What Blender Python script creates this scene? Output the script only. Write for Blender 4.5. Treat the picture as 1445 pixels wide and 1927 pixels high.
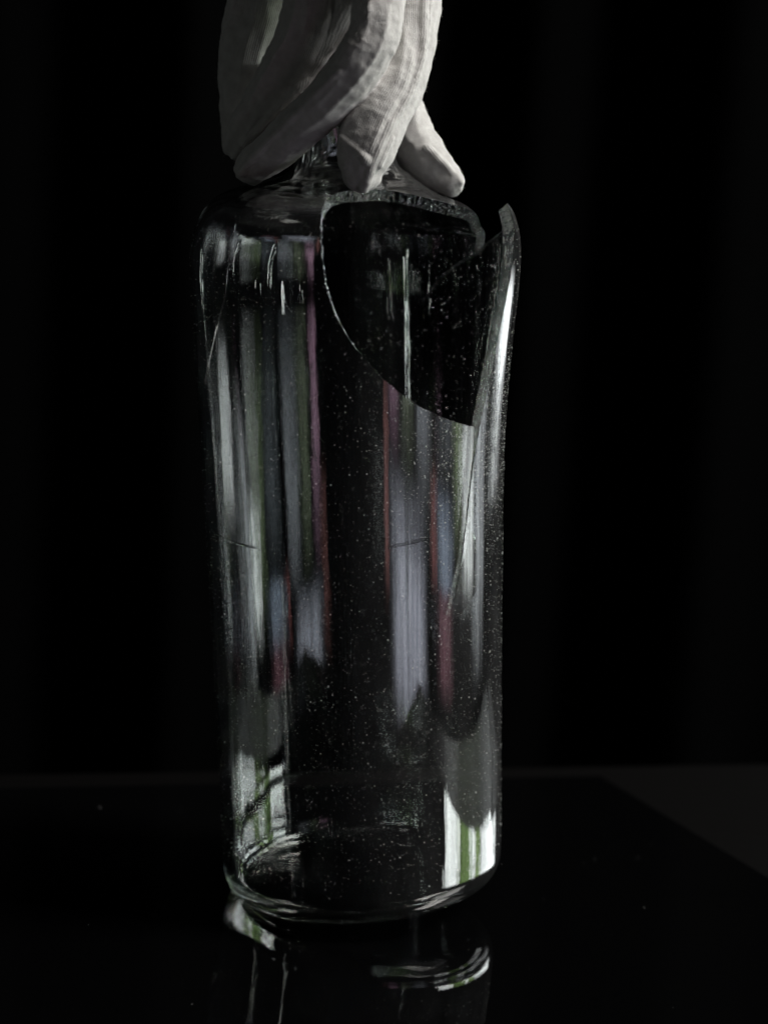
import bpy, bmesh, math, random
import numpy as np
from mathutils import Vector, Matrix, noise
from mathutils.geometry import delaunay_2d_cdt

for o in list(bpy.data.objects):
    bpy.data.objects.remove(o, do_unlink=True)
S = bpy.context.scene
COL = S.collection
R = math.radians
rng = np.random.default_rng(11)
random.seed(5)

# ------------------------------------------------------------------ camera
cam = bpy.data.cameras.new('camera')
camo = bpy.data.objects.new('camera', cam)
COL.objects.link(camo)
cam.sensor_fit = 'VERTICAL'
cam.sensor_height = 17.3
cam.sensor_width = 13.0
cam.lens = 45.0
cam.clip_start = 0.05
cam.clip_end = 50
PITCH, ROLL = R(-12.2), R(3.4)
fw = Vector((0, math.cos(PITCH), math.sin(PITCH)))
rt0 = Vector((1, 0, 0))
up0 = rt0.cross(fw)
rt = math.cos(ROLL) * rt0 + math.sin(ROLL) * up0
up = -math.sin(ROLL) * rt0 + math.cos(ROLL) * up0
camo.matrix_world = Matrix(((rt.x, up.x, -fw.x, 0), (rt.y, up.y, -fw.y, -1.14),
                            (rt.z, up.z, -fw.z, 0.424), (0, 0, 0, 1)))
cam.dof.use_dof = True
cam.dof.focus_distance = 1.12
cam.dof.aperture_fstop = 2.8
S.camera = camo

# ------------------------------------------------------------------ world
w = bpy.data.worlds.new('World')
S.world = w
w.use_nodes = True
w.node_tree.nodes['Background'].inputs[0].default_value = (0.9, 0.95, 1.0, 1)
w.node_tree.nodes['Background'].inputs[1].default_value = 0.0022

# ------------------------------------------------------------------ lamps of the dim room
# az: degrees clockwise from the camera's side of the bottle (positive = right)
LAMP_N = [0]
def lamp(name, az0, az1, el0, el1, rad, col, dist, oz=0.15, su=0.1, sv=0.15, var=0.5):
    az = R((az0 + az1) / 2)
    z0, z1 = dist * math.tan(R(el0)), dist * math.tan(R(el1))
    wd = 2 * dist * math.tan(R(abs(az1 - az0) / 2))
    ht = z1 - z0
    L = bpy.data.lights.new(name, 'AREA')
    L.shape = 'RECTANGLE'
    L.size, L.size_y = wd, ht
    L.color = col
    L.energy = rad * math.pi * wd * ht
    # soft edges and uneven folds put into the lamp's own emission
    L.use_nodes = True
    t = L.node_tree
    em = next(n for n in t.nodes if n.type == 'EMISSION')
    ge = t.nodes.new('ShaderNodeNewGeometry')
    sx = t.nodes.new('ShaderNodeSeparateXYZ')
    t.links.new(ge.outputs['Parametric'], sx.inputs[0])
    def edge(sock, w):
        a = t.nodes.new('ShaderNodeMath'); a.operation = 'SUBTRACT'; a.inputs[1].default_value = 0.5
        b = t.nodes.new('ShaderNodeMath'); b.operation = 'ABSOLUTE'
        m = t.nodes.new('ShaderNodeMapRange'); m.interpolation_type = 'SMOOTHSTEP'
        m.inputs['From Min'].default_value = 0.5; m.inputs['From Max'].default_value = 0.5 - w
        t.links.new(sock, a.inputs[0]); t.links.new(a.outputs[0], b.inputs[0]); t.links.new(b.outputs[0], m.inputs[0])
        return m.outputs[0]
    mp = t.nodes.new('ShaderNodeMapping')
    LAMP_N[0] += 1
    mp.inputs['Location'].default_value = (3.7 * LAMP_N[0], 1.3 * LAMP_N[0], 0)
    mp.inputs['Scale'].default_value = (max(2.0, 0.35 * abs(az1 - az0)), 1.4, 1)
    nz = t.nodes.new('ShaderNodeTexNoise'); nz.inputs['Scale'].default_value = 1.0; nz.inputs['Detail'].default_value = 2.0
    mr = t.nodes.new('ShaderNodeMapRange')
    mr.inputs['From Min'].default_value = 0.3; mr.inputs['From Max'].default_value = 0.7
    mr.inputs['To Min'].default_value = 1 - var; mr.inputs['To Max'].default_value = 1 + var
    m1 = t.nodes.new('ShaderNodeMath'); m1.operation = 'MULTIPLY'
    m2 = t.nodes.new('ShaderNodeMath'); m2.operation = 'MULTIPLY'
    t.links.new(ge.outputs['Parametric'], mp.inputs[0]); t.links.new(mp.outputs[0], nz.inputs['Vector']); t.links.new(nz.outputs[0], mr.inputs[0])
    t.links.new(edge(sx.outputs[0], su), m1.inputs[0]); t.links.new(edge(sx.outputs[1], sv), m1.inputs[1])
    t.links.new(m1.outputs[0], m2.inputs[0]); t.links.new(mr.outputs[0], m2.inputs[1])
    t.links.new(m2.outputs[0], em.inputs['Strength'])
    o = bpy.data.objects.new(name, L)
    COL.objects.link(o)
    o.location = (math.sin(az) * dist, -math.cos(az) * dist, oz + (z0 + z1) / 2)
    o.rotation_euler = (R(90), 0, az)      # -Z of the lamp looks back at the bottle
    return o

WIN = 24
# tall window on the right, daylight and garden green between its curtains
for az0, az1, e0, e1, k, col in (
        (73, 89, 11.5, 20, 0.9, (0.95, 1.0, 0.98)), (89, 104, 11.5, 20, 0.16, (0.55, 0.85, 0.30)), (103, 108, 11.5, 20, 0.7, (0.95, 1.0, 1.0)),
        (108, 115, 11.5, 20, 0.2, (0.6, 0.85, 0.35)), (115, 144, 11.5, 20, 0.42, (0.95, 1.0, 1.0))):
    lamp('window_light', az0, az1, e0, e1, WIN * k, col, 2.4, 0.0, 0.06, 0.15, 0.3)
# its upper panes, which reach the hand
lamp('window_light', 100, 136, 40, 56, WIN * 0.10, (1.0, 0.98, 0.95), 2.4, 0.0)
lamp('window_light', 72, 96, 38, 58, WIN * 1.2, (1.0, 0.97, 0.93), 2.4, 0.0)
# lower right: lamps that glow in place of dim coloured cloths and boards
D2 = 1.5
for az0, az1, e0, e1, rad, col in (
        (24, 28.5, -15, -4, 0.70, (1.0, 0.46, 0.44)),
        (28, 37.5, -10, 4, 1.4, (0.76, 0.46, 0.64)),
        (26.5, 60, -18, -8.5, 1.6, (0.82, 0.84, 1.0)),
        (37, 49, -10, 4, 0.62, (0.78, 0.92, 0.64)),
        (48, 63, -10.5, 4, 0.95, (0.85, 0.9, 1.0)),
        (61.5, 67, -12, -7, 0.95, (1.0, 0.40, 0.40)),
        (65, 85, -12, -7.5, 1.3, (0.66, 0.78, 1.0)),
        (65, 84, -15, -10.5, 0.60, (0.85, 0.42, 0.52)),
        (66, 85, -9, 4, 0.36, (0.8, 0.9, 1.0)),
        (83, 93, -11.5, 4, 0.9, (0.70, 0.9, 0.52)),
        (90, 105, -12, -3.5, 5.0, (0.95, 1.0, 1.0)),
        (90, 102, -5.5, 4, 1.7, (0.95, 1.0, 1.0)),
        (104, 120, -14.5, 1.0, 1.7, (0.9, 0.95, 1.0)),
        (126, 148, -9, 1, 2.4, (0.95, 0.98, 1.0))):
    lamp('cloth_stand_in_light', az0, az1, e0, e1, rad, col, D2, 0.15, 0.33, 0.36, 0.7)
# left: slits of daylight between dark curtains
for az, wd, e0, e1, rad in ((-33, 0.6, -4, -1, 7), (-46, 1.0, -8.5, 0, 10), (-67, 0.7, -5.5, -1.5, 7),
                            (-57, 0.36, -4.5, 24, 11), (-88, 0.30, -3, 18, 11), (-131, 0.9, -9, 3, 4)):
    lamp('curtain_gap_light', az - wd / 2, az + wd / 2, e0, e1, rad, (0.93, 1.0, 0.95), 2.0, 0.15, 0.25, 0.12, 0.6)

S.view_settings.view_transform = 'Standard'
S.view_settings.look = 'None'
S.view_settings.exposure = 0
S.view_settings.gamma = 1
S.view_settings.use_curve_mapping = False
S.render.engine = 'CYCLES'
cy = S.cycles
cy.max_bounces = 40
cy.transmission_bounces = 36
cy.glossy_bounces = 16
cy.transparent_max_bounces = 16
cy.diffuse_bounces = 3
cy.caustics_reflective = False
cy.caustics_refractive = False
cy.sample_clamp_indirect = 12
cy.use_denoising = True
cy.use_adaptive_sampling = False

# ------------------------------------------------------------------ helpers
def tag(o, label=None, cat=None, kind=None, group=None):
    if label: o['label'] = label
    if cat: o['category'] = cat
    if kind: o['kind'] = kind
    if group: o['group'] = group
    return o

def mesh_obj(name, verts, faces, mat, parent=None, smooth=True):
    me = bpy.data.meshes.new(name)
    me.from_pydata([tuple(v) for v in verts], [], [tuple(int(i) for i in f) for f in faces])
    me.materials.append(mat)
    if smooth:
        me.polygons.foreach_set('use_smooth', [True] * len(me.polygons))
    me.update()
    o = bpy.data.objects.new(name, me)
    COL.objects.link(o)
    if parent: o.parent = parent
    return o

def new_mat(name):
    m = bpy.data.materials.new(name)
    m.use_nodes = True
    nt = m.node_tree
    nt.nodes.clear()
    out = nt.nodes.new('ShaderNodeOutputMaterial')
    return m, nt, out

def principled(name, col, rough, spec=0.5, ior=1.5):
    m, nt, out = new_mat(name)
    b = nt.nodes.new('ShaderNodeBsdfPrincipled')
    b.inputs['Base Color'].default_value = (*col, 1)
    b.inputs['Roughness'].default_value = rough
    b.inputs['Specular IOR Level'].default_value = spec
    b.inputs['IOR'].default_value = ior
    nt.links.new(b.outputs[0], out.inputs[0])
    return m, nt, b

def noise_bump(nt, target, scale, strength, dist, vec_scale=(1, 1, 1), detail=3, prev=None):
    tc = nt.nodes.new('ShaderNodeTexCoord')
    mp = nt.nodes.new('ShaderNodeMapping')
    mp.inputs['Scale'].default_value = vec_scale
    nz = nt.nodes.new('ShaderNodeTexNoise')
    nz.inputs['Scale'].default_value = scale
    nz.inputs['Detail'].default_value = detail
    bp = nt.nodes.new('ShaderNodeBump')
    bp.inputs['Strength'].default_value = strength
    bp.inputs['Distance'].default_value = dist
    nt.links.new(tc.outputs['Object'], mp.inputs['Vector'])
    nt.links.new(mp.outputs[0], nz.inputs['Vector'])
    nt.links.new(nz.outputs[0], bp.inputs['Height'])
    if prev: nt.links.new(prev.outputs[0], bp.inputs['Normal'])
    if target is not None: nt.links.new(bp.outputs[0], target)
    return bp

# materials
M_glass, nt, out = new_mat('clear_seeded_glass')
g = nt.nodes.new('ShaderNodeBsdfGlass')
g.inputs['Color'].default_value = (0.975, 0.985, 0.98, 1)
g.inputs['Roughness'].default_value = 0.0
g.inputs['IOR'].default_value = 1.68
noise_bump(nt, g.inputs['Normal'], 1.0, 0.05, 0.0004, (420, 420, 60), 2)
nt.links.new(g.outputs[0], out.inputs[0])
# thin uneven film of dust and wiped smears
tcf = nt.nodes.new('ShaderNodeTexCoord')
mpf = nt.nodes.new('ShaderNodeMapping'); mpf.inputs['Scale'].default_value = (38, 38, 9)
nzf = nt.nodes.new('ShaderNodeTexNoise'); nzf.inputs['Scale'].default_value = 1.0; nzf.inputs['Detail'].default_value = 6; nzf.inputs['Roughness'].default_value = 0.62
mrf = nt.nodes.new('ShaderNodeMapRange'); mrf.inputs['From Min'].default_value = 0.38; mrf.inputs['From Max'].default_value = 0.78
mrf.inputs['To Min'].default_value = 0.007; mrf.inputs['To Max'].default_value = 0.045
dff = nt.nodes.new('ShaderNodeBsdfDiffuse'); dff.inputs['Color'].default_value = (0.75, 0.74, 0.76, 1)
mxf = nt.nodes.new('ShaderNodeMixShader')
nt.links.new(tcf.outputs['Object'], mpf.inputs[0]); nt.links.new(mpf.outputs[0], nzf.inputs['Vector']); nt.links.new(nzf.outputs[0], mrf.inputs[0])
nt.links.new(mrf.outputs[0], mxf.inputs[0]); nt.links.new(g.outputs[0], mxf.inputs[1]); nt.links.new(dff.outputs[0], mxf.inputs[2])
nt.links.new(mxf.outputs[0], out.inputs[0])

M_frac, nt, out = new_mat('rough_fractured_glass')
g = nt.nodes.new('ShaderNodeBsdfGlass')
g.inputs['Color'].default_value = (0.96, 0.98, 0.97, 1)
g.inputs['Roughness'].default_value = 0.0
g.inputs['IOR'].default_value = 1.68
noise_bump(nt, g.inputs['Normal'], 1100, 0.35, 0.0006, (1, 1, 0.6), 2)
nt.links.new(g.outputs[0], out.inputs[0])

M_bub, nt, out = new_mat('air_bubble')
g = nt.nodes.new('ShaderNodeBsdfGlass')
g.inputs['Color'].default_value = (1, 1, 1, 1)
g.inputs['Roughness'].default_value = 0.0
g.inputs['IOR'].default_value = 1 / 1.68
nt.links.new(g.outputs[0], out.inputs[0])

M_mirror, nt, b = principled('polished_black_acrylic', (0.002, 0.002, 0.0022), 0.004, 0.5, 1.9)
noise_bump(nt, b.inputs['Normal'], 9, 0.05, 0.002, (1, 1, 1), 2)

M_table, nt, b = principled('dark_stained_wood', (0.0024, 0.0020, 0.0020), 0.48, 0.12)
noise_bump(nt, b.inputs['Normal'], 1, 0.3, 0.001, (14, 160, 40), 4)

M_curtain, nt, b = principled('black_velvet', (0.0018, 0.0018, 0.0019), 0.95, 0.0)
M_dust_glint, nt, b = principled('pale_dust_and_glints', (0.7, 0.7, 0.68), 0.8, 0.3)  # real dust, and specks whose pale colour imitates bubble glints

# cotton glove
M_glove, nt, b = principled('white_knit_cotton', (0.74, 0.72, 0.70), 0.95, 0.15)
b.inputs['Sheen Weight'].default_value = 0.25
b.inputs['Sheen Roughness'].default_value = 0.5
at = nt.nodes.new('ShaderNodeAttribute')
at.attribute_name = 'knit'
mu = nt.nodes.new('ShaderNodeMath'); mu.operation = 'MULTIPLY'
mu.inputs[1].default_value = 2 * math.pi / 0.0007
sn = nt.nodes.new('ShaderNodeMath'); sn.operation = 'SINE'
nt.links.new(at.outputs['Fac'], mu.inputs[0])
nt.links.new(mu.outputs[0], sn.inputs[0])
bk = nt.nodes.new('ShaderNodeBump')
bk.inputs['Strength'].default_value = 0.32
bk.inputs['Distance'].default_value = 0.0002
nt.links.new(sn.outputs[0], bk.inputs['Height'])
b2 = noise_bump(nt, None, 1500, 0.35, 0.0004, (1, 1, 1), 3, bk)
noise_bump(nt, b.inputs['Normal'], 130, 0.3, 0.002, (1, 1, 1), 3, b2)
nzt = nt.nodes.new('ShaderNodeTexNoise'); nzt.inputs['Scale'].default_value = 260; nzt.inputs['Detail'].default_value = 4
rp = nt.nodes.new('ShaderNodeValToRGB')
rp.color_ramp.elements[0].position = 0.3; rp.color_ramp.elements[0].color = (0.64, 0.615, 0.60, 1)
rp.color_ramp.elements[1].position = 0.7; rp.color_ramp.elements[1].color = (0.80, 0.78, 0.76, 1)
tc = nt.nodes.new('ShaderNodeTexCoord')
nt.links.new(tc.outputs['Object'], nzt.inputs['Vector'])
nt.links.new(nzt.outputs[0], rp.inputs[0])
nt.links.new(rp.outputs[0], b.inputs['Base Color'])

# ------------------------------------------------------------------ setting: table, black mirror sheet, curtain
def slab(name, poly, ztop, thick, mat, bev=0.0008):
    bm = bmesh.new()
    vs = [bm.verts.new((x, y, ztop)) for x, y in poly]
    f = bm.faces.new(vs)
    r = bmesh.ops.extrude_face_region(bm, geom=[f])
    for v in r['geom']:
        if isinstance(v, bmesh.types.BMVert): v.co.z -= thick
    bmesh.ops.recalc_face_normals(bm, faces=bm.faces)
    bmesh.ops.bevel(bm, geom=list(bm.edges), offset=bev, segments=2, affect='EDGES')
    me = bpy.data.meshes.new(name); bm.to_mesh(me); bm.free()
    me.materials.append(mat)
    o = bpy.data.objects.new(name, me); COL.objects.link(o)
    return o

sheet = slab('mirror_sheet', [(-0.42, -0.33), (0.335, -0.235), (0.1217, 0.199), (-0.42, 0.06)], 0.0, 0.005, M_mirror)
tag(sheet, 'polished black reflective sheet under the broken bottle', 'sheet')
table = slab('table', [(-0.46, -0.36), (0.42, -0.36), (0.42, 0.305), (-0.46, 0.095)], -0.0052, 0.03, M_table, 0.003)
tag(table, kind='structure')

cv, cf = [], []
NX, NZ = 200, 14
for j in range(NZ + 1):
    for i in range(NX + 1):
        x = -0.74 + 1.32 * i / NX
        z = -1.0 + 2.6 * j / NZ
        y = 1.25 + 0.035 * math.sin(x * 34 + 1.5 * math.sin(x * 5.1)) + 0.02 * math.sin(x * 13.3 + 0.6 * z) + 0.02 * z * math.sin(x * 7)
        cv.append((x, y, z))
for j in range(NZ):
    for i in range(NX):
        a = j * (NX + 1) + i
        cf.append((a, a + 1, a + NX + 2, a + NX + 1))
cur = mesh_obj('curtain', cv, cf, M_curtain)
tag(cur, 'black cloth curtain hanging behind the table', 'curtain')

# ------------------------------------------------------------------ bottle surface
PROF = np.array([(0.0, 0.0), (0.024, 0.0), (0.050, 0.0), (0.0555, 0.0010), (0.0597, 0.0046), (0.0619, 0.0100), (0.0625, 0.018), (0.0628, 0.045),
                 (0.0632, 0.073), (0.0636, 0.10), (0.0640, 0.125), (0.0646, 0.15), (0.0652, 0.177), (0.0658, 0.198), (0.0664, 0.218), (0.067, 0.237), (0.0675, 0.255),
                 (0.0680, 0.270), (0.0678, 0.282), (0.0664, 0.2925), (0.0628, 0.302), (0.0565, 0.309),
                 (0.0465, 0.3135), (0.034, 0.3162), (0.027, 0.318), (0.0225, 0.3215), (0.0207, 0.328),
                 (0.020, 0.342), (0.020, 0.356), (0.0215, 0.362), (0.0215, 0.366)])

def catmull(P, n=40):
    out = []
    Q = np.vstack([2 * P[0] - P[1], P, 2 * P[-1] - P[-2]])
    for i in range(1, len(Q) - 2):
        p0, p1, p2, p3 = Q[i - 1:i + 3]
        # centripetal
        t0 = 0; t1 = t0 + max(np.linalg.norm(p1 - p0), 1e-9) ** 0.5
        t2 = t1 + np.linalg.norm(p2 - p1) ** 0.5; t3 = t2 + max(np.linalg.norm(p3 - p2), 1e-9) ** 0.5
        for t in np.linspace(t1, t2, n, endpoint=False):
            a1 = (t1 - t) / (t1 - t0) * p0 + (t - t0) / (t1 - t0) * p1
            a2 = (t2 - t) / (t2 - t1) * p1 + (t - t1) / (t2 - t1) * p2
            a3 = (t3 - t) / (t3 - t2) * p2 + (t - t2) / (t3 - t2) * p3
            b1 = (t2 - t) / (t2 - t0) * a1 + (t - t0) / (t2 - t0) * a2
            b2 = (t3 - t) / (t3 - t1) * a2 + (t - t1) / (t3 - t1) * a3
            out.append((t2 - t) / (t2 - t1) * b1 + (t - t1) / (t2 - t1) * b2)
    out.append(P[-1])
    return np.array(out)

PC = catmull(PROF)
PC[:, 0] = np.maximum(PC[:, 0], 0)
SLEN = np.concatenate([[0], np.cumsum(np.linalg.norm(np.diff(PC, axis=0), axis=1))])
STOT = SLEN[-1]
TAN = np.gradient(PC, SLEN, axis=0)
TAN /= np.linalg.norm(TAN, axis=1)[:, None]
NRM = np.stack([TAN[:, 1], -TAN[:, 0]], 1)          # outward normal of the profile
# smooth the normals so the inner wall rounds gently
for _ in range(30):
    NRM[1:-1] = (NRM[:-2] + 2 * NRM[1:-1] + NRM[2:]) / 4
NRM /= np.linalg.norm(NRM, axis=1)[:, None]

def prof(s):
    return np.interp(s, SLEN, PC[:, 0]), np.interp(s, SLEN, PC[:, 1]), np.interp(s, SLEN, NRM[:, 0]), np.interp(s, SLEN, NRM[:, 1])

def s_of_z(z):                                      # on the wall and shoulder z grows with s
    k = SLEN > 0.05
    return np.interp(z, PC[k, 1], SLEN[k])

def waves(n, kmax, wz, amp, seed):
    r_ = np.random.default_rng(seed)
    return [(int(r_.integers(1, kmax + 1)), r_.uniform(-wz, wz), r_.uniform(0, 6.28), amp * r_.uniform(0.4, 1)) for _ in range(n)]

WV = {0: waves(6, 5, 14, 0.00005, 1) + waves(8, 20, 18, 0.000012, 2) + waves(10, 60, 30, 0.0000022, 3) + waves(8, 10, 500, 0.0000012, 13),
      1: waves(6, 6, 16, 0.00007, 4) + waves(8, 20, 20, 0.000018, 5) + waves(12, 60, 34, 0.0000035, 6) + waves(8, 10, 500, 0.0000022, 16)}

def smooth(a, b, x):
    t = np.clip((x - a) / (b - a), 0, 1)
    return t * t * (3 - 2 * t)

CRACK = np.array([(0.10, 39.0), (0.1357, 39.1), (0.1599, 45.4), (0.1823, 48.8), (0.2151, 53.2), (0.32, 53.2)])
ZSEP = np.array([(50, 0.3075), (75, 0.3070), (86, 0.3066), (92, 0.3045), (97, 0.3020), (105, 0.2965), (112, 0.2895), (116, 0.2870), (121, 0.2790), (132, 0.2740), (143, 0.2660), (150, 0.2560), (181, 0.20)])

def shard_side(th, s):
    z = np.interp(s, SLEN, PC[:, 1])
    return ((th > np.interp(z, CRACK[:, 0], CRACK[:, 1])) & (z < np.interp(th, ZSEP[:, 0], ZSEP[:, 1]))).astype(float)

def surf(th, s, depth, side=None):
    """th in degrees, s along the profile, depth 0 = outer skin, 1 = inner skin (local bottle coordinates)"""
    r, z, nr, nz = prof(s)
    a = np.radians(th)
    if side is None: side = shard_side(th, s)
    wall = smooth(0.0, 0.05, r) * (0.06 + 0.94 * smooth(0.006, 0.045, z))
    do = sum(A * np.sin(k * a + kz * z + p) for k, kz, p, A in WV[0]) * wall
    di = sum(A * np.sin(k * a + kz * z + p) for k, kz, p, A in WV[1]) * wall
    thick = 0.0042 + 0.0012 * smooth(0.012, 0.0, z) + 0.0008 * smooth(0.24, 0.325, z)
    thick = thick - 0.0008 * smooth(0.31, 0.345, z)
    d = do * (1 - depth) + (di - thick) * depth
    r2 = r + nr * d
    z2 = z + nz * d
    # sprung shard on the right leans outward above the crack
    lean = 0.0088 * smooth(0.19, 0.335, z) * side * smooth(128, 92, th)
    # the shoulder piece left above it has dropped and slid inward a little
    sag = (1 - side) * smooth(15, 88, th) * smooth(205, 140, th) * smooth(0.286, 0.302, z) * (1 - smooth(0.3135, 0.3185, z))
    r2 = r2 + lean - 0.0045 * sag
    z2 = z2 - 0.0062 * sag
    x, y = r2 * np.sin(a), -r2 * np.cos(a)
    z3 = z2 + 0.044 * x * np.exp(-np.maximum(z2, 0) / 0.035)
    return np.stack([x, y, z3], -1)

def surf_normal(th, s, depth, side):
    e, es = 0.15, 0.0003
    t1 = surf(th + e, s, depth, side) - surf(th - e, s, depth, side)
    t2 = surf(th, np.minimum(s + es, STOT), depth, side) - surf(th, np.maximum(s - es, 0), depth, side)
    n = np.cross(t1, t2)
    ln = np.linalg.norm(n, axis=1)
    bad = ln < 1e-12
    n[bad] = (0, 0, -1); ln[bad] = 1
    return n / ln[:, None]

# break lines in (angle, height)
HOLE = [(13.5, .3150), (1, .3149), (-6, .3140), (-8.3, .3120), (-8.9, .3070), (-8.2, .2976), (-7.2, .2872), (-5.9, .2776), (-3.4, .2678), (0.1, .2590),
        (5.5, .2501), (11.9, .2420), (17.5, .2350), (26.5, .2275), (37.8, .2205), (52.2, .2151),
        (51.6, .2060), (48.5, .1823), (45.2, .1599), (39.1, .1357), (45.75, .1599), (49.25, .1823), (53.0, .2060), (54.6, .2151), (57, .2240), (60.5, .2400),
        (64.5, .2600), (69.0, .2800), (72.5, .2920), (77, .3000), (81, .3040), (85, .3055), (88, .3045), (90, .3000), (96, .2960), (103, .2920), (110, .2875), (114.5, .2850),
        (121, .2787), (132, .2737), (143, .2657), (150, .2560), (143, .2664), (132, .2744), (121, .2795),
        (116.5, .2895), (113, .2940), (108, .2990), (101, .3035), (93, .3070), (80, .3095), (64, .3115), (48, .3130), (34, .3142), (24, .3149)]

def slit(path, wdt):
    """thin lens shaped crack around a path of (deg, z)"""
    P = np.array(path, float)
    out = []
    n = len(P)
    rr = 0.066
    for side in (1, -1):
        rng_ = range(n) if side == 1 else range(n - 2, 0, -1)
        for i in rng_:
            t = P[min(i + 1, n - 1)] - P[max(i - 1, 0)]
            v = np.array([np.radians(t[0]) * rr, t[1]]); v /= np.linalg.norm(v)
            nn = np.array([-v[1], v[0]]) * side * wdt * 0.5 * (0 if i in (0, n - 1) else 1)
            out.append((P[i, 0] + np.degrees(nn[0] / rr), P[i, 1] + nn[1]))
    return out

SLITS = [slit([(14.0, .1684), (19, .1692), (25, .1700), (30.7, .1706)], 0.00016)]

US = 0.066                                        # metres per radian used for the flat layout
def densify(poly, step, jag=0.0):
    pts = [(math.radians(t) * US, float(s_of_z(z))) for t, z in poly]
    out = []
    n = len(pts)
    for i in range(n):
        a, b_ = np.array(pts[i]), np.array(pts[(i + 1) % n])
        L = np.linalg.norm(b_ - a)
        k = max(1, int(math.ceil(L / step)))
        for j in range(k):
            p = a + (b_ - a) * j / k
            if jag and j:
                nn = np.array([-(b_ - a)[1], (b_ - a)[0]]) / max(L, 1e-9)
                p = p + nn * jag * noise.noise((p[0] * 350, p[1] * 350, 3.1)) + nn * 0.4 * jag * noise.noise((p[0] * 1300, p[1] * 1300, 7.7))
            out.append(p)
    return out

def chaikin(poly, keep=()):
    out = []
    n = len(poly)
    for i in range(n):
        a, b_ = poly[i], poly[(i + 1) % n]
        if i in keep: out.append(a)
        else: out.append((a[0] * .75 + poly[i - 1][0] * .125 + b_[0] * .125, a[1] * .75 + poly[i - 1][1] * .125 + b_[1] * .125))
        out.append(((a[0] + b_[0]) / 2, (a[1] + b_[1]) / 2))
    return out

HOLE_S = chaikin(HOLE, keep=[i for i, p in enumerate(HOLE) if 15 <= i <= 22 or (p[0] > 114 and p[1] < 0.2853) or p == (121, .2795) or p == (90, .3000)])
polys = [densify(HOLE_S, 0.0011, 0.00050)] + [densify(p, 0.0012) for p in SLITS]

def in_poly(P, poly):
    x, y = P[:, 0], P[:, 1]
    q = np.array(poly)
    ins = np.zeros(len(P), bool)
    j = len(q) - 1
    for i in range(len(q)):
        xi, yi = q[i]; xj, yj = q[j]
        c = ((yi > y) != (yj > y))
        with np.errstate(divide='ignore', invalid='ignore'):
            xc = (xj - xi) * (y - yi) / (yj - yi) + xi
        ins ^= c & (x < xc)
        j = i
    return ins

NT = 220
us = np.linspace(-math.pi, math.pi, NT + 1) * US
rows = []
s = 0.0
while s < STOT - 1e-4:
    rows.append(s)
    z = np.interp(s, SLEN, PC[:, 1])
    s += 0.004 if s < 0.04 else 0.0009 if z < 0.018 else 0.0024 if z < 0.262 else 0.0013
rows.append(STOT)
rows = np.array(rows)
UU, SS = np.meshgrid(us, rows)
GP = np.stack([UU.ravel(), SS.ravel()], 1)
interior = (np.abs(GP[:, 0]) < math.pi * US - 1e-6)
keep = np.ones(len(GP), bool)
for poly in polys:
    q = np.array(poly)
    lo, hi = q.min(0) - 0.002, q.max(0) + 0.002
    cand = np.where(((GP > lo) & (GP < hi)).all(1))[0]
    if len(cand) == 0: continue
    a = q; bq = np.roll(q, -1, 0)
    ab = bq - a
    for c0 in range(0, len(cand), 4000):
        cc = cand[c0:c0 + 4000]
        ap = GP[cc][:, None, :] - a[None]
        h = np.clip((ap * ab).sum(-1) / np.maximum((ab * ab).sum(-1), 1e-12), 0, 1)
        dd = np.linalg.norm(ap - ab * h[..., None], axis=-1).min(1)
        keep[cc[dd < 0.00055]] = False
    keep[cand[in_poly(GP[cand], poly)]] = False
GP = GP[keep]
coords = [Vector((float(p[0]), float(p[1]))) for p in GP]
edges = []
for poly in polys:
    b0 = len(coords)
    coords += [Vector((float(p[0]), float(p[1]))) for p in poly]
    n = len(poly)
    edges += [(b0 + i, b0 + (i + 1) % n) for i in range(n)]
res = delaunay_2d_cdt(coords, edges, [], 0, 1e-7)
V2 = np.array([(v.x, v.y) for v in res[0]])
T2 = np.array([tuple(f) for f in res[2]])
cen = V2[T2].mean(1)
drop = np.zeros(len(T2), bool)
for poly in polys:
    drop |= in_poly(cen, poly)
T2 = T2[~drop]
# boundary edges of the remaining sheet
ec = {}
for t in T2:
    for i in range(3):
        e = (int(t[i]), int(t[(i + 1) % 3]))
        ec[(min(e), max(e))] = ec.get((min(e), max(e)), []) + [e]
umax = math.pi * US - 1e-6
bnd = [v[0] for k, v in ec.items() if len(v) == 1 and not (abs(V2[k[0], 0]) > umax and abs(V2[k[1], 0]) > umax) and not (V2[k[0], 1] < 1e-6 and V2[k[1], 1] < 1e-6)]

TH = np.degrees(V2[:, 0] / US)
SV = V2[:, 1]
# which side of the crack each vertex belongs to
cs = shard_side(np.degrees(cen[~drop][:, 0] / US), cen[~drop][:, 1])
acc = np.zeros(len(V2)); cnt = np.zeros(len(V2))
for k in range(3):
    np.add.at(acc, T2[:, k], cs); np.add.at(cnt, T2[:, k], 1)
SIDE = (acc / np.maximum(cnt, 1) > 0.5).astype(float)
PO, PI = surf(TH, SV, 0.0, SIDE), surf(TH, SV, 1.0, SIDE)
NO, NI = surf_normal(TH, SV, 0.0, SIDE), -surf_normal(TH, SV, 1.0, SIDE)

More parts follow.
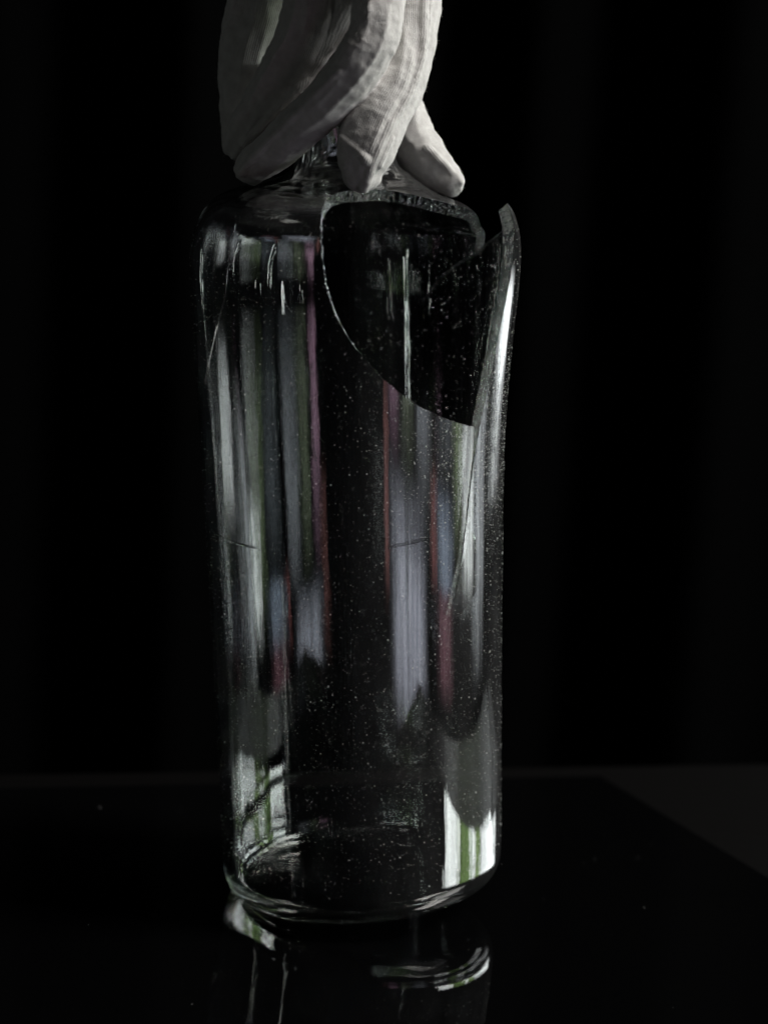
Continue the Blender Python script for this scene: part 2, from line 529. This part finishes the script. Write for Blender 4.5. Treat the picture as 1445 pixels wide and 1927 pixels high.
# bottle placement: tilted left, resting on the left rim of its base
TILT = R(4.5)
BMAT = np.array([[math.cos(TILT), 0, -math.sin(TILT)], [0, 1, 0], [math.sin(TILT), 0, math.cos(TILT)]])
zmin = (PO @ BMAT.T)[:, 2].min()
BASE = np.array([0.0003, 0.0, 0.0002 - zmin])
bottle = bpy.data.objects.new('glass_bottle', None)
COL.objects.link(bottle)
bottle.empty_display_size = 0.05
bottle.matrix_world = Matrix([[*BMAT[i], BASE[i]] for i in range(3)] + [[0, 0, 0, 1]])
tag(bottle, 'tall clear glass bottle with a broken shoulder, tilted on the black sheet', 'bottle')

def welded(name, verts, faces, norms, mat, parent):
    """weld coincident vertices (seam and base centre) and keep exact normals"""
    key = np.round(verts / 2e-6).astype(np.int64)
    _, first, inv = np.unique(key, axis=0, return_index=True, return_inverse=True)
    inv = inv.reshape(-1)
    f2 = inv[faces]
    ok = (f2[:, 0] != f2[:, 1]) & (f2[:, 1] != f2[:, 2]) & (f2[:, 0] != f2[:, 2])
    f2 = f2[ok]
    o = mesh_obj(name, verts[first], f2, mat, parent)
    o.data.normals_split_custom_set_from_vertices([tuple(n) for n in norms[first]])
    return o

nv = len(V2)
allv = np.vstack([PO, PI]); alln = np.vstack([NO, NI])
allf = np.vstack([T2, T2[:, ::-1] + nv])
body = welded('bottle_wall', allv, allf, alln, M_glass, bottle)

# fracture faces: outer edge -> inner edge in five steps, chipped
NSTEP = 6
fvi = {}
s_thin = float(s_of_z(0.2135))
fv, ff = [], []
def fvert(i, k):
    if (i, k) in fvi: return fvi[(i, k)]
    p = surf(np.array([TH[i]]), np.array([SV[i]]), np.array([k / NSTEP]), np.array([SIDE[i]]))[0]
    thin = SV[i] < s_thin or TH[i] > 116 or TH[i] < -12
    if 0 < k < NSTEP and not thin:
        q = Vector(p) * 420
        d = noise.noise_vector(q) * 0.00045 + noise.noise_vector(Vector(p) * 1500) * 0.00028
        p = p + np.array(d)
    fvi[(i, k)] = len(fv)
    fv.append(p)
    return fvi[(i, k)]
lip = []
for a, b_ in bnd:
    top = SV[a] > STOT - 1e-6 and SV[b_] > STOT - 1e-6
    for k in range(NSTEP):
        ff.append((fvert(b_, k), fvert(a, k), fvert(a, k + 1), fvert(b_, k + 1)))
frac = mesh_obj('fracture_edge', fv, ff, M_frac, bottle, smooth=False)
frac['label'] = 'rough chipped glass along the break'

# curved crack faces inside the wall: thin air lenses that glint like the real break
def crack_face(path, spread, b0, b1, wob, label, dz=0.0):
    P = catmull(np.array(path, float), 8)
    n, m = len(P), 9
    V, F = [], []
    for sgn in (1, -1):
        for i in range(n):
            for j in range(m):
                u, v = i / (n - 1), j / (m - 1)
                b_ = b0 + (b1 - b0) * v
                t_ = P[i, 0] + spread * v * math.sin(math.pi * min(1, u * 1.2 + 0.15)) + wob * noise.noise((u * 6, v * 2, 4.4))
                gap = 0.00005 * math.sin(math.pi * u) * math.sin(math.pi * v)
                p = surf(np.array([t_ + sgn * math.degrees(gap / 0.065)]), np.array([float(s_of_z(P[i, 1])) + dz * v + (sgn * gap if dz else 0)]), np.array([b_]), np.array([0.0]))[0]
                V.append(p)
    for i in range(n - 1):
        for j in range(m - 1):
            q_ = i * m + j
            F.append((q_, q_ + 1, q_ + m + 1, q_ + m))
            q_ += n * m
            F.append((q_, q_ + m, q_ + m + 1, q_ + 1))
    o = mesh_obj('crack', V, F, M_bub, bottle)
    o['label'] = label
crack_face([(38.6, .1340), (43, .1480), (47.5, .1620), (51, .1760), (54, .1860)], 16, 0.12, 0.88, 1.2, 'curved crack running down from the broken opening')
crack_face([(-49, .3060), (-46, .3010), (-45.2, .2950), (-45.4, .2890), (-46.7, .2767), (-51, .2650), (-56.8, .2533), (-61, .2440), (-66.3, .2337)], -1.2, 0.06, 0.75, 0.15, 'thin curved crack on the left shoulder')
crack_face([(-73, .1695), (-62, .1675), (-50, .1668), (-38.5, .1667)], 0.0, 0.06, 0.7, 0.0, 'hairline crack low on the left of the wall', 0.0008)

# bubbles (seeds) inside the wall
def ico(sub):
    bm = bmesh.new(); bmesh.ops.create_icosphere(bm, subdivisions=sub, radius=1)
    v = np.array([x.co[:] for x in bm.verts]); f = np.array([[q.index for q in p.verts] for p in bm.faces]); bm.free()
    return v, f
IV, IF = ico(2)
def scatter(n, th_rng, z_rng, rmed, rsig, stretch=1.0, gauss=False):
    if gauss:
        th = rng.normal((th_rng[0] + th_rng[1]) / 2, (th_rng[1] - th_rng[0]) / 4, n)
        z = rng.normal((z_rng[0] + z_rng[1]) / 2, (z_rng[1] - z_rng[0]) / 4, n)
    else:
        th = rng.uniform(*th_rng, n); z = rng.uniform(*z_rng, n)
    return th, np.clip(z, 0.012, 0.316), rng.uniform(0.25, 0.75, n), np.clip(rmed * np.exp(rng.normal(0, rsig, n)), 0.00006, 0.0009), np.full(n, stretch) * rng.uniform(0.9, 1.6, n)
batches = [scatter(5200, (-180, 180), (0.02, 0.30), 0.00012, 0.35),
           scatter(900, (-180, 180), (0.02, 0.30), 0.00019, 0.3),
           scatter(1500, (-75, 60), (0.04, 0.16), 0.00010, 0.3),
           scatter(1100, (25, 95), (0.17, 0.25), 0.00023, 0.4, 1.2, True),
           scatter(700, (60, 110), (0.12, 0.30), 0.00020, 0.4, 1.3),
           scatter(500, (0, 110), (0.295, 0.315), 0.00018, 0.4),
           scatter(350, (90, 175), (0.20, 0.29), 0.00022, 0.35)]
th = np.concatenate([b_[0] for b_ in batches]); zz = np.concatenate([b_[1] for b_ in batches])
dp = np.concatenate([b_[2] for b_ in batches]); rr = np.concatenate([b_[3] for b_ in batches]); st = np.concatenate([b_[4] for b_ in batches])
ss = s_of_z(zz)
UVP = np.stack([np.radians(th) * US, ss], 1)
ok = np.ones(len(th), bool)
q = np.array(polys[0]); a = q; ab = np.roll(q, -1, 0) - q
for c0 in range(0, len(th), 3000):
    ap = UVP[c0:c0 + 3000][:, None] - a[None]
    h = np.clip((ap * ab).sum(-1) / np.maximum((ab * ab).sum(-1), 1e-12), 0, 1)
    ok[c0:c0 + 3000] &= np.linalg.norm(ap - ab * h[..., None], axis=-1).min(1) > 0.0011
for poly in polys: ok &= ~in_poly(UVP, poly)
th, ss, dp, rr, st = th[ok], ss[ok], dp[ok], rr[ok], st[ok]
# seeds in the base disc too
nb = 500
th = np.concatenate([th, rng.uniform(-180, 180, nb)]); ss = np.concatenate([ss, 0.048 * np.sqrt(rng.uniform(0.01, 1, nb))])
dp = np.concatenate([dp, rng.uniform(0.3, 0.7, nb)]); rr = np.concatenate([rr, 0.00011 * np.exp(rng.normal(0, 0.3, nb))]); st = np.concatenate([st, np.ones(nb)])
BP = surf(th, ss, dp)
nb_ = len(th)
sc = np.stack([rr, rr, rr * st], 1)
bv = (IV[None] * sc[:, None, :] + BP[:, None, :]).reshape(-1, 3)
bf = (IF[None] + (np.arange(nb_) * len(IV))[:, None, None]).reshape(-1, 3)
me = bpy.data.meshes.new('air_bubbles')
me.vertices.add(len(bv)); me.vertices.foreach_set('co', bv.ravel())
me.loops.add(len(bf) * 3); me.loops.foreach_set('vertex_index', bf.ravel().astype(np.int32))
me.polygons.add(len(bf)); me.polygons.foreach_set('loop_start', np.arange(0, len(bf) * 3, 3, dtype=np.int32))
me.polygons.foreach_set('use_smooth', np.ones(len(bf), bool))
me.update(calc_edges=True)
me.materials.append(M_bub)
bub = bpy.data.objects.new('air_bubbles', me); COL.objects.link(bub); bub.parent = bottle
tag(bub, 'tiny air bubbles seeded through the glass', kind='stuff')

# dust grains and pale specks painted as bubble glints on the outer skin
ns = 12000
th = rng.uniform(-180, 180, ns); zz = np.where(rng.random(ns) < 0.75, rng.uniform(0.015, 0.30, ns), rng.uniform(0.02, 0.17, ns))
ex = rng.normal(54, 20, 2800); ez = rng.normal(0.208, 0.032, 2800)
th = np.concatenate([th, ex]); zz = np.concatenate([zz, np.clip(ez, 0.10, 0.308)])
ss = s_of_z(zz)
UVP = np.stack([np.radians(th) * US, ss], 1)
ok = np.ones(len(th), bool)
for poly in polys: ok &= ~in_poly(UVP, poly)
th, ss = th[ok], ss[ok]
rr = np.clip(0.000076 * np.exp(rng.normal(0, 0.5, len(th))) * np.where(np.arange(len(ok))[ok] >= ns, 1.25, 1.0), 0.00004, 0.00034)
SP = surf(th, ss, np.zeros(len(th)))
i1, f1 = ico(1)
bv = (i1[None] * rr[:, None, None] * rng.uniform(0.7, 1.4, (len(th), 1, 3)) + SP[:, None, :]).reshape(-1, 3)
bf = (f1[None] + (np.arange(len(th)) * len(i1))[:, None, None]).reshape(-1, 3)
spk = mesh_obj('surface_specks', bv, bf, M_dust_glint, bottle)
tag(spk, 'fine dust grains and specks painted pale as bubble glints on the glass', kind='stuff')

# ------------------------------------------------------------------ gloved hand
HAND = {
    'index': [(-0.0026, -0.0020, 0.4133, 0.0129), (-0.0011, -0.0100, 0.3961, 0.0122), (-0.0015, -0.0170, 0.3811, 0.0117), (-0.0057, -0.0250, 0.3659, 0.0119), (-0.0120, -0.0320, 0.3518, 0.0125), (-0.0157, -0.0360, 0.3403, 0.0120), (-0.0170, -0.0380, 0.3330, 0.0103), (-0.0171, -0.0390, 0.3279, 0.0074)],
    'middle': [(-0.0143, -0.0240, 0.4129, 0.0109), (-0.0141, -0.0360, 0.3960, 0.0104), (-0.0158, -0.0410, 0.3822, 0.0106), (-0.0241, -0.0410, 0.3674, 0.0100), (-0.0348, -0.0370, 0.3540, 0.0092), (-0.0464, -0.0290, 0.3424, 0.0086), (-0.0569, -0.0200, 0.3318, 0.0080), (-0.0641, -0.0140, 0.3251, 0.0067)],
    'ring': [(-0.0394, -0.0040, 0.4112, 0.0124), (-0.0422, -0.0130, 0.3938, 0.0122), (-0.0454, -0.0160, 0.3806, 0.0115), (-0.0518, -0.0150, 0.3660, 0.0104), (-0.0598, -0.0100, 0.3520, 0.0092), (-0.0672, -0.0040, 0.3405, 0.0079), (-0.0712, 0.0000, 0.3335, 0.0063)],
    'little': [(-0.0629, 0.0180, 0.4074, 0.0136), (-0.0664, 0.0180, 0.3894, 0.0132), (-0.0698, 0.0190, 0.3734, 0.0119), (-0.0718, 0.0200, 0.3574, 0.0101), (-0.0726, 0.0210, 0.3437, 0.0083), (-0.0732, 0.0210, 0.3350, 0.0062)],
    'thumb': [(-0.0211, 0.0350, 0.4052, 0.0124), (-0.0158, 0.0380, 0.3758, 0.0116), (-0.0079, 0.0360, 0.3557, 0.0111), (-0.0003, 0.0280, 0.3417, 0.0106), (0.0082, 0.0180, 0.3308, 0.0094), (0.0155, 0.0140, 0.3250, 0.0078), (0.0198, 0.0120, 0.3217, 0.0060)],
    'palm': [(-0.0109, 0.0080, 0.4303, 0.0168), (-0.0334, 0.0060, 0.4334, 0.0212), (-0.0581, 0.0200, 0.4232, 0.0226), (-0.0816, 0.0350, 0.4174, 0.0184)],
    'wrist': [(-0.0478, 0.0200, 0.4415, 0.0253), (-0.0760, 0.0400, 0.4868, 0.0246), (-0.1064, 0.0700, 0.5536, 0.0244), (-0.1152, 0.0800, 0.5764, 0.0259)],
    'shade_mass': [(-0.0030, -0.0080, 0.4290, 0.0160), (-0.0140, -0.0240, 0.4330, 0.0175), (-0.0330, -0.0180, 0.4360, 0.0200)],  # unseen mass above the fingers, added to shade the ring finger
    'palm_bridge': [(-0.0211, 0.0350, 0.4052, 0.0124), (-0.0334, 0.0160, 0.4300, 0.0180)],
    'web': [(-0.0275, -0.0140, 0.4080, 0.0080), (-0.0310, -0.0170, 0.3880, 0.0062), (-0.0390, -0.0190, 0.3730, 0.0048), (-0.0480, -0.0170, 0.3600, 0.0036)],
}
SEAMS = [
    (0.0014, [(0.0040, -0.0206, 0.3988), (0.0043, -0.0256, 0.3860), (0.0037, -0.0310, 0.3711), (-0.0006, -0.0372, 0.3593), (-0.0081, -0.0445, 0.3464), (-0.0122, -0.0468, 0.3355), (-0.0147, -0.0456, 0.3266), (-0.0163, -0.0434, 0.3220)]),
    (0.0009, [(-0.0000, -0.0308, 0.3784), (-0.0004, -0.0341, 0.3710), (-0.0038, -0.0391, 0.3614), (-0.0113, -0.0458, 0.3474), (-0.0140, -0.0473, 0.3376)]),
    (0.0014, [(-0.0259, -0.0421, 0.3415), (-0.0215, -0.0461, 0.3390), (-0.0155, -0.0478, 0.3339)]),
    (0.0010, [(-0.0063, -0.0434, 0.3427), (-0.0088, -0.0453, 0.3378), (-0.0107, -0.0458, 0.3319)]),
    (0.0013, [(-0.0283, -0.0497, 0.3691), (-0.0357, -0.0462, 0.3605), (-0.0445, -0.0408, 0.3511), (-0.0562, -0.0313, 0.3380), (-0.0641, -0.0236, 0.3290), (-0.0673, -0.0194, 0.3234)]),
    (0.0010, [(-0.0241, -0.0504, 0.3725), (-0.0309, -0.0485, 0.3618), (-0.0397, -0.0444, 0.3529)]),
    (0.0016, [(-0.0307, -0.0168, 0.3967), (-0.0377, -0.0175, 0.3707), (-0.0471, -0.0215, 0.3594), (-0.0574, -0.0173, 0.3475), (-0.0675, -0.0097, 0.3353)]),
    (0.0011, [(-0.0480, -0.0231, 0.3959), (-0.0505, -0.0257, 0.3828), (-0.0573, -0.0233, 0.3693), (-0.0652, -0.0171, 0.3532)]),
    (0.0007, [(-0.0061, -0.0431, 0.3945), (-0.0066, -0.0457, 0.3840), (-0.0123, -0.0466, 0.3709), (-0.0234, -0.0452, 0.3563), (-0.0359, -0.0406, 0.3445)]),
    (0.0013, [(0.0093, 0.0101, 0.3352), (0.0168, 0.0080, 0.3294), (0.0238, 0.0080, 0.3226)]),
]

def resample(P, step):
    P = np.array(P, float)
    C_ = catmull(P, 16)
    L = np.concatenate([[0], np.cumsum(np.linalg.norm(np.diff(C_[:, :3], axis=0), axis=1))])
    t = np.linspace(0, L[-1], max(3, int(L[-1] / step)))
    return np.stack([np.interp(t, L, C_[:, k]) for k in range(C_.shape[1])], 1)

def tube(V, F, P, seg):
    """closed rounded tube along rows of x, y, z, r"""
    P = np.array(P)
    n = len(P)
    T = np.gradient(P[:, :3], axis=0); T /= np.linalg.norm(T, axis=1)[:, None]
    ref = np.array([0.31, 0.9, 0.2])
    caps = [(-1, 0.98, 0.22), (-1, 0.75, 0.66), (-1, 0.4, 0.92)]
    rings = []
    for side, kk, rf in caps: rings.append((P[0, :3] - T[0] * P[0, 3] * kk, T[0], P[0, 3] * rf))
    for i in range(n): rings.append((P[i, :3], T[i], P[i, 3]))
    for side, kk, rf in reversed(caps): rings.append((P[-1, :3] + T[-1] * P[-1, 3] * kk, T[-1], P[-1, 3] * rf))
    b0 = len(V)
    for c, t, r_ in rings:
        u = np.cross(t, ref); u /= np.linalg.norm(u); v = np.cross(t, u)
        for k in range(seg):
            a_ = 2 * math.pi * k / seg
            V.append(c + r_ * (math.cos(a_) * u + math.sin(a_) * v))
    m = len(rings)
    for i in range(m - 1):
        for k in range(seg):
            F.append((b0 + i * seg + k, b0 + i * seg + (k + 1) % seg, b0 + (i + 1) * seg + (k + 1) % seg, b0 + (i + 1) * seg + k))
    F.append(tuple(b0 + k for k in range(seg - 1, -1, -1)))
    F.append(tuple(b0 + (m - 1) * seg + k for k in range(seg)))

HV, HF = [], []
BONES = {}
for k, c in HAND.items():
    BONES[k] = resample(c, 0.003)
    tube(HV, HF, BONES[k], 24)
for r_, c in SEAMS:
    p = resample(np.hstack([np.array(c), np.full((len(c), 1), r_ * 1.25)]), 0.002)
    tube(HV, HF, p, 8)
tmp = mesh_obj('tmp_hand', HV, HF, M_glove)
md = tmp.modifiers.new('r', 'REMESH'); md.mode = 'VOXEL'; md.voxel_size = 0.00075; md.use_smooth_shade = True
ms = tmp.modifiers.new('s', 'SMOOTH'); ms.factor = 0.5; ms.iterations = 3
dg = bpy.context.evaluated_depsgraph_get()
hm = bpy.data.meshes.new_from_object(tmp.evaluated_get(dg))
bpy.data.objects.remove(tmp, do_unlink=True)
hm.name = 'glove'
nvh = len(hm.vertices)
co = np.empty(nvh * 3); hm.vertices.foreach_get('co', co); co = co.reshape(-1, 3)
no = np.empty(nvh * 3); hm.vertices.foreach_get('normal', no); no = no.reshape(-1, 3)
# nearest finger: knit coordinate and wrinkles
best = np.full(nvh, 1e9); knit = np.zeros(nvh); along = np.zeros(nvh)
for bi, (k, P) in enumerate(BONES.items()):
    if k in ('web', 'palm_bridge'): continue
    L = np.concatenate([[0], np.cumsum(np.linalg.norm(np.diff(P[:, :3], axis=0), axis=1))])
    for i in range(len(P) - 1):
        a, b_ = P[i], P[i + 1]
        ab = b_[:3] - a[:3]
        h = np.clip((co - a[:3]) @ ab / (ab @ ab), 0, 1)
        c = a[:3] + ab * h[:, None]
        d = np.linalg.norm(co - c, axis=1) - (a[3] + (b_[3] - a[3]) * h)
        m = d < best
        t = ab / np.linalg.norm(ab)
        u = np.cross(t, (0.31, 0.9, 0.2)); u /= np.linalg.norm(u); v = np.cross(t, u)
        rel = co - c
        ang = np.arctan2(rel @ v, rel @ u)
        knit[m] = (ang * 0.0098)[m]
        along[m] = (L[i] + h * np.linalg.norm(ab))[m] + bi * 0.37
        best[m] = d[m]
disp = np.array([0.0007 * noise.noise(Vector(p) * 95) + 0.00035 * noise.noise(Vector(p) * 260) for p in co])
fold = np.array([noise.noise((kn * 120, al * 20, 1.7)) for kn, al in zip(knit, along)])
crease = np.array([noise.noise((kn * 45, al * 230, 9.2)) for kn, al in zip(knit, along)])
disp += 0.0009 * (1 - np.abs(fold) * 2.2).clip(0, 1) ** 1.5 + 0.00018 * (1 - np.abs(crease) * 2.5).clip(0, 1) ** 2
co = co + no * disp[:, None]
hm.vertices.foreach_set('co', co.ravel())
at_ = hm.attributes.new('knit', 'FLOAT', 'POINT')
at_.data.foreach_set('value', knit)
hm.materials.clear(); hm.materials.append(M_glove)
hm.polygons.foreach_set('use_smooth', [True] * len(hm.polygons))
hm.update()
hand = bpy.data.objects.new('gloved_hand', None)
COL.objects.link(hand)
hand.location = (0, 0, 0)
tag(hand, 'hand in a white cotton glove gripping the bottle neck from above', 'hand')
glove = bpy.data.objects.new('glove', hm); COL.objects.link(glove); glove.parent = hand

# loose cotton fuzz
tri = np.array([tuple(p.vertices)[:3] for p in hm.polygons])
hm.vertices.foreach_get('normal', no.reshape(-1)) if False else None
pick = rng.choice(len(tri), 24000)
p0 = co[tri[pick]].mean(1); n0 = no[tri[pick]].mean(1)
n0 /= np.maximum(np.linalg.norm(n0, axis=1), 1e-6)[:, None]
d0 = n0 + rng.normal(0, 0.7, n0.shape); d0 /= np.linalg.norm(d0, axis=1)[:, None]
ln = rng.uniform(0.0005, 0.0017, (len(pick), 1))
sd = np.cross(d0, rng.normal(0, 1, d0.shape)); sd /= np.linalg.norm(sd, axis=1)[:, None]
wd = 0.00002
mid = p0 + d0 * ln * 0.55 + rng.normal(0, 0.00008, p0.shape)
tip = p0 + d0 * ln + rng.normal(0, 0.0002, p0.shape)
fv_ = np.stack([p0 - sd * wd, p0 + sd * wd, mid + sd * wd, mid - sd * wd, tip], 1).reshape(-1, 3)
base = np.arange(len(pick)) * 5
ffz = [(b_, b_ + 1, b_ + 2, b_ + 3) for b_ in base] + [(b_ + 3, b_ + 2, b_ + 4) for b_ in base]
fz = mesh_obj('cotton_fuzz', fv_, ffz, M_glove, hand)
tag(fz, kind='stuff')

# ------------------------------------------------------------------ dust on the black sheet
dv, df = [], []
i1, f1 = ico(1)
for _ in range(150):
    x, y = random.uniform(-0.22, 0.22), random.uniform(-0.22, 0.12)
    r_ = 0.00005 * math.exp(random.gauss(0, 0.45))
    b0 = len(dv)
    e = np.array([random.uniform(0.7, 2.2), random.uniform(0.7, 2.2), 0.7])
    for v in i1: dv.append(v * r_ * e + np.array([x, y, r_ * 0.7]))
    for f in f1: df.append(f + b0)
du = mesh_obj('dust', dv, df, M_dust_glint)
tag(du, 'fine pale dust specks on the black sheet', 'dust', 'stuff')
